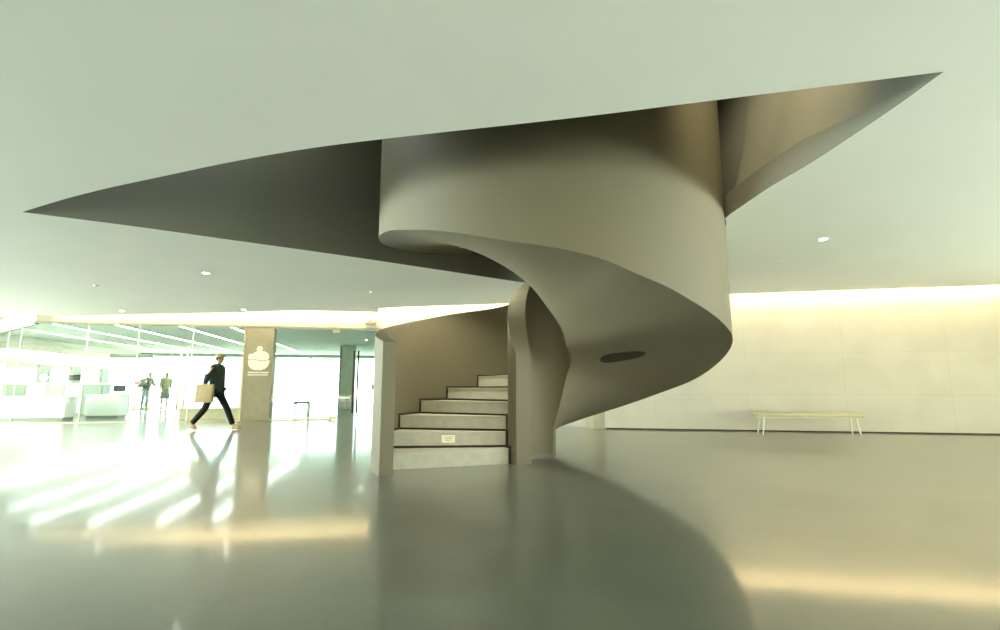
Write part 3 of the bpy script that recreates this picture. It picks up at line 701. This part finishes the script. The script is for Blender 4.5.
def person(label, loc, rz, J, top, legs, shoes, hairm, scale=1.0, skirt=False, cuff=True):
    """J: joints in metres, facing +X, standing on z=0"""
    t = thing('person', label, 'person', loc, rz); t.scale = (scale,)*3
    ch = {'pelvis': (J['pelvis'], (.125, .15), None), 'waist': (J['waist'], (.115, .135), 'pelvis'), 'chest': (J['chest'], (.125, .165), 'waist'), 'neckb': (J['neckb'], (.075, .09), 'chest'), 'neck': (J['neck'], .055, 'neckb'), 'head0': (J['head']-V(0, 0, .06), (.066, .062), 'neck'), 'head1': (J['head']+V(.005, 0, .02), (.094, .078), 'head0'), 'head2': (J['head']+V(-.005, 0, .085), (.075, .066), 'head1')}
    for s in ('L', 'R'):
        ch['sh'+s] = (J['sh'+s], .068, 'neckb'); ch['el'+s] = (J['el'+s], .045, 'sh'+s); ch['wr'+s] = (J['wr'+s], .028, 'el'+s)
        d = (J['wr'+s]-J['el'+s]).normalized(); palm = J['wr'+s]+d*.05
        ch['pa'+s] = (palm, (.036, .02), 'wr'+s)
        side = d.cross(V(0, 1, 0)).normalized()
        for k, (off, ln) in enumerate(((-.027, .062), (-.009, .072), (.009, .068), (.027, .052))):
            b0 = palm+d*.035+side*off; b1 = b0+d*ln*.55; b2 = b1+d*ln*.35+V(0, -.015 if s == 'L' else .015, 0)
            ch['f%d0%s' % (k, s)] = (b0, .0095, 'pa'+s); ch['f%d1%s' % (k, s)] = (b1, .0085, 'f%d0%s' % (k, s)); ch['f%d2%s' % (k, s)] = (b2, .007, 'f%d1%s' % (k, s))
        tb = palm+side*(-.035)+d*(-.01); ch['t0'+s] = (tb, .011, 'pa'+s); ch['t1'+s] = (tb+side*(-.02)+d*.035, .009, 't0'+s)
        ch['hip'+s] = (J['hip'+s], .088, 'pelvis'); ch['kn'+s] = (J['kn'+s], .056, 'hip'+s); ch['an'+s] = (J['an'+s], .038, 'kn'+s); ch['to'+s] = (J['to'+s], .034, 'an'+s)
    me = skin_mesh(ch, 'pelvis', 2); me.materials.clear()
    h = J['head']; f = J['face']; up = V(0, 0, 1); sd = up.cross(f)
    extra = [ell(h+f*.100+up*(-.015), (.018, .012, .022), seg=10), ell(h+f*.088+up*(-.062), (.012, .024, .008), seg=10)]
    for s in (-1, 1): extra += [ell(h+sd*.078*s, (.018, .009, .03), seg=10)]
    join_into(me, extra)
    body = link('body', me, M['skin'], t)
    for s in (-1, 1):
        obj('eye', ell(h+f*.087+sd*.03*s+up*.012, (.008, .012, .007), seg=8), M['dark'], body, smooth=True)
    bm = ell(h+V(0, 0, .035)-f*.012, (.106, .092, .100)); cut = h+V(0, 0, .0)
    for v in list(bm.verts):
        if (v.co-cut).dot(up) < -.05 or ((v.co-cut).dot(f) > .045 and (v.co-cut).dot(up) < .07): bm.verts.remove(v)
    obj('hair', bm, hairm, body, smooth=True)
    k = 1.16
    jk = {'hem': (J['pelvis']+V(0, 0, -.13), (.15, .175), None), 'pelvis': (J['pelvis']+V(0, 0, .04), (.16, .18), 'hem'), 'waist': (J['waist'], (.15, .17), 'pelvis'), 'chest': (J['chest'], (.16, .20), 'waist'), 'neckb': (J['neckb'], (.125, .15), 'chest'), 'col': (J['neck']+V(0, 0, .015), .080, 'neckb')}
    for s in ('L', 'R'):
        jk['sh'+s] = (J['sh'+s], .098, 'neckb'); jk['el'+s] = (J['el'+s], .064, 'sh'+s); jk['wr'+s] = (J['wr'+s].lerp(J['el'+s], .12), .048, 'el'+s)
    skinned('jacket', jk, 'hem', top, t)
    if skirt:
        bm = BM(); c = J['pelvis']; lathe(bm, [(.14, c.z+.05), (.17, c.z-.05), (.23, .50), (.225, .50), (.12, c.z+.02)], 24, (c.x, c.y)); obj('skirt', bm, legs, t, smooth=True)
    else:
        tr = {'pel': (J['pelvis']+V(0, 0, .04), (.14, .165), None)}
        for s in ('L', 'R'):
            tr['hip'+s] = (J['hip'+s], .104, 'pel'); tr['kn'+s] = (J['kn'+s], .075, 'hip'+s); tr['an'+s] = (J['an'+s].lerp(J['kn'+s], .02), .062, 'kn'+s)
        skinned('trousers', tr, 'pel', legs, t)
    for s in ('L', 'R'):
        a, b = J['an'+s], J['to'+s]; d = (b-a).normalized()
        heel = a+V(-.035, 0, -.045) if abs(d.x) >= .3 else a+V(0, 0, -.045)
        skinned('shoe', {'heel': (heel, .046, None), 'mid': (a.lerp(b, .5)+V(0, 0, -.018), (.046, .046), 'heel'), 'toe': (b+d*.02, (.042, .036), 'mid')}, 'heel', shoes, t, 2)
    return t
# the walker in front of the glass: long stride to the right, left arm back with a canvas bag
J = dict(pelvis=V(0, 0, .93), waist=V(.0, 0, 1.10), chest=V(.01, 0, 1.30), neckb=V(.015, 0, 1.45), neck=V(.035, 0, 1.53), head=V(.065, 0, 1.645), face=V(1, 0, 0),
         shL=V(.01, .19, 1.42), elL=V(.02, .23, 1.14), wrL=V(.08, .20, .92), shR=V(.01, -.19, 1.42), elR=V(-.10, -.25, 1.15), wrR=V(-.12, -.25, .91),
         hipL=V(.02, .09, .88), knL=V(.25, .10, .50), anL=V(.42, .10, .10), toL=V(.58, .10, .062), hipR=V(-.02, -.09, .88), knR=V(-.16, -.10, .49), anR=V(-.44, -.10, .145), toR=V(-.33, -.10, .045))
wx, wy = -6.9, 12.5
pw = person('person walking in a dark jacket, black trousers and tan cap, carrying a bag', (wx, wy, 0), 0, J, M['jacket'], M['trouser'], M['shoe'], M['hair'], 1.03)
bm = ell(V(.06, 0, 1.70), (.118, .100, .085), seg=20)
for v in list(bm.verts):
    if v.co.z < 1.685: bm.verts.remove(v)
cp = obj('cap', bm, M['cap'], pw, smooth=True)
bm = BM(); n = 12
pts = [(.06+.11+.10*math.sin(math.pi*k/n), -.085+.17*k/n) for k in range(n+1)]
a = [bm.verts.new((x, y, 1.695-.012*(x-.17)/.1)) for x, y in pts]; b = [bm.verts.new((x, y, 1.683-.012*(x-.17)/.1)) for x, y in pts]
bm.faces.new(a); bm.faces.new(b[::-1])
for k in range(n): bm.faces.new((a[k], a[k+1], b[k+1], b[k]))
obj('cap_peak', bm, M['cap'], cp, smooth=True, angle=40)
bg_ = thing('tote_bag', 'large tan canvas tote bag swinging behind the walking person', 'bag', (wx-.06, wy-.37, .76), 0)
bm = BM(); box(bm, -.19, .22, -.07, .07, -.10, .33, None, .03)
for v in bm.verts:
    if v.co.z > .2: v.co.y *= .55
    v.co.x += .03*v.co.z
obj('bag_body', bm, M['bag'], bg_, smooth=True, angle=50)
for y in (-.03, .03):
    bm = BM(); tube(bm, [(-.12, y, .30), (-.02, y*.6, .34), (.22, y*.3, .22), (.235, y*.3, .10), (.16, y, .30)], .009, 8); obj('bag_strap', bm, M['bag'], bg_, smooth=True)
# two visitors at the far side of the lobby
Js = dict(pelvis=V(-.02, 0, .92), waist=V(.01, 0, 1.08), chest=V(.06, 0, 1.27), neckb=V(.10, 0, 1.42), neck=V(.13, 0, 1.49), head=V(.17, 0, 1.60), face=V(1, 0, -.1).normalized(),
          shL=V(.09, .19, 1.39), elL=V(.18, .24, 1.14), wrL=V(.36, .16, 1.12), shR=V(.09, -.19, 1.39), elR=V(.13, -.25, 1.12), wrR=V(.30, -.18, 1.06),
          hipL=V(-.02, .09, .87), knL=V(.02, .10, .49), anL=V(-.02, .10, .09), toL=V(.12, .11, .045), hipR=V(-.02, -.09, .87), knR=V(-.06, -.10, .49), anR=V(-.10, -.10, .09), toR=V(.04, -.11, .045))
v1 = person('person in a dark grey jacket and pale jeans leaning beside the lobby entrance', (-16.95, 24.7, 0), 0, Js, M['grey_cloth'], M['jean'], M['shoe'], M['hair'], 1.0)
bp = thing('backpack', 'grey striped backpack on the back of the person in pale jeans', 'backpack', (-17.20, 24.7, 1.02), 0)
bm = BM(); box(bm, -.13, .05, -.16, .16, 0, .42, None, .05)
for v in bm.verts: v.co.x += .28*v.co.z
obj('pack_body', bm, M['sagecoat'], bp, smooth=True, angle=50)
for z in (.1, .2, .3):
    bm = BM(); box(bm, -.142+.28*z, -.10+.28*z, -.13, .13, z-.018, z+.018, None, .006); obj('stripe', bm, M['white'], bp)
ct = thing('pink_pouch', 'small pink pouch hung on the backpack of the person in pale jeans', 'pouch', (-17.42, 24.7, 1.24), 0)
bm = BM(); box(bm, -.13, .12, -.05, .05, -.07, .08, None, .03); obj('pouch_body', bm, M['pink'], ct, smooth=True, angle=50)
bm = BM(); box(bm, -.12, .11, -.054, -.046, .03, .045); obj('zip', bm, M['dark'], ct)
Jt = dict(Js); Jt.update(pelvis=V(0, 0, .92), waist=V(0, 0, 1.08), chest=V(.0, 0, 1.27), neckb=V(.0, 0, 1.43), neck=V(.015, 0, 1.50), head=V(.04, 0, 1.62), shL=V(0, .18, 1.40), elL=V(-.03, .24, 1.14), wrL=V(.05, .24, .92), shR=V(0, -.18, 1.40), elR=V(.0, -.25, 1.14), wrR=V(.1, -.22, .95), hipL=V(0, .09, .87), hipR=V(0, -.09, .87), knL=V(.03, .10, .49), anL=V(-.01, .10, .09), toL=V(.13, .11, .045), knR=V(-.03, -.10, .49), anR=V(-.08, -.10, .09), toR=V(.06, -.11, .045))
v2 = person('person in a yellow green coat and sage skirt standing in the lobby entrance', (-16.1, 24.8, 0), -.5, Jt, M['yellowgreen'], M['sagecoat'], M['greenpillar'], M['cap'], 1.0, skirt=True)
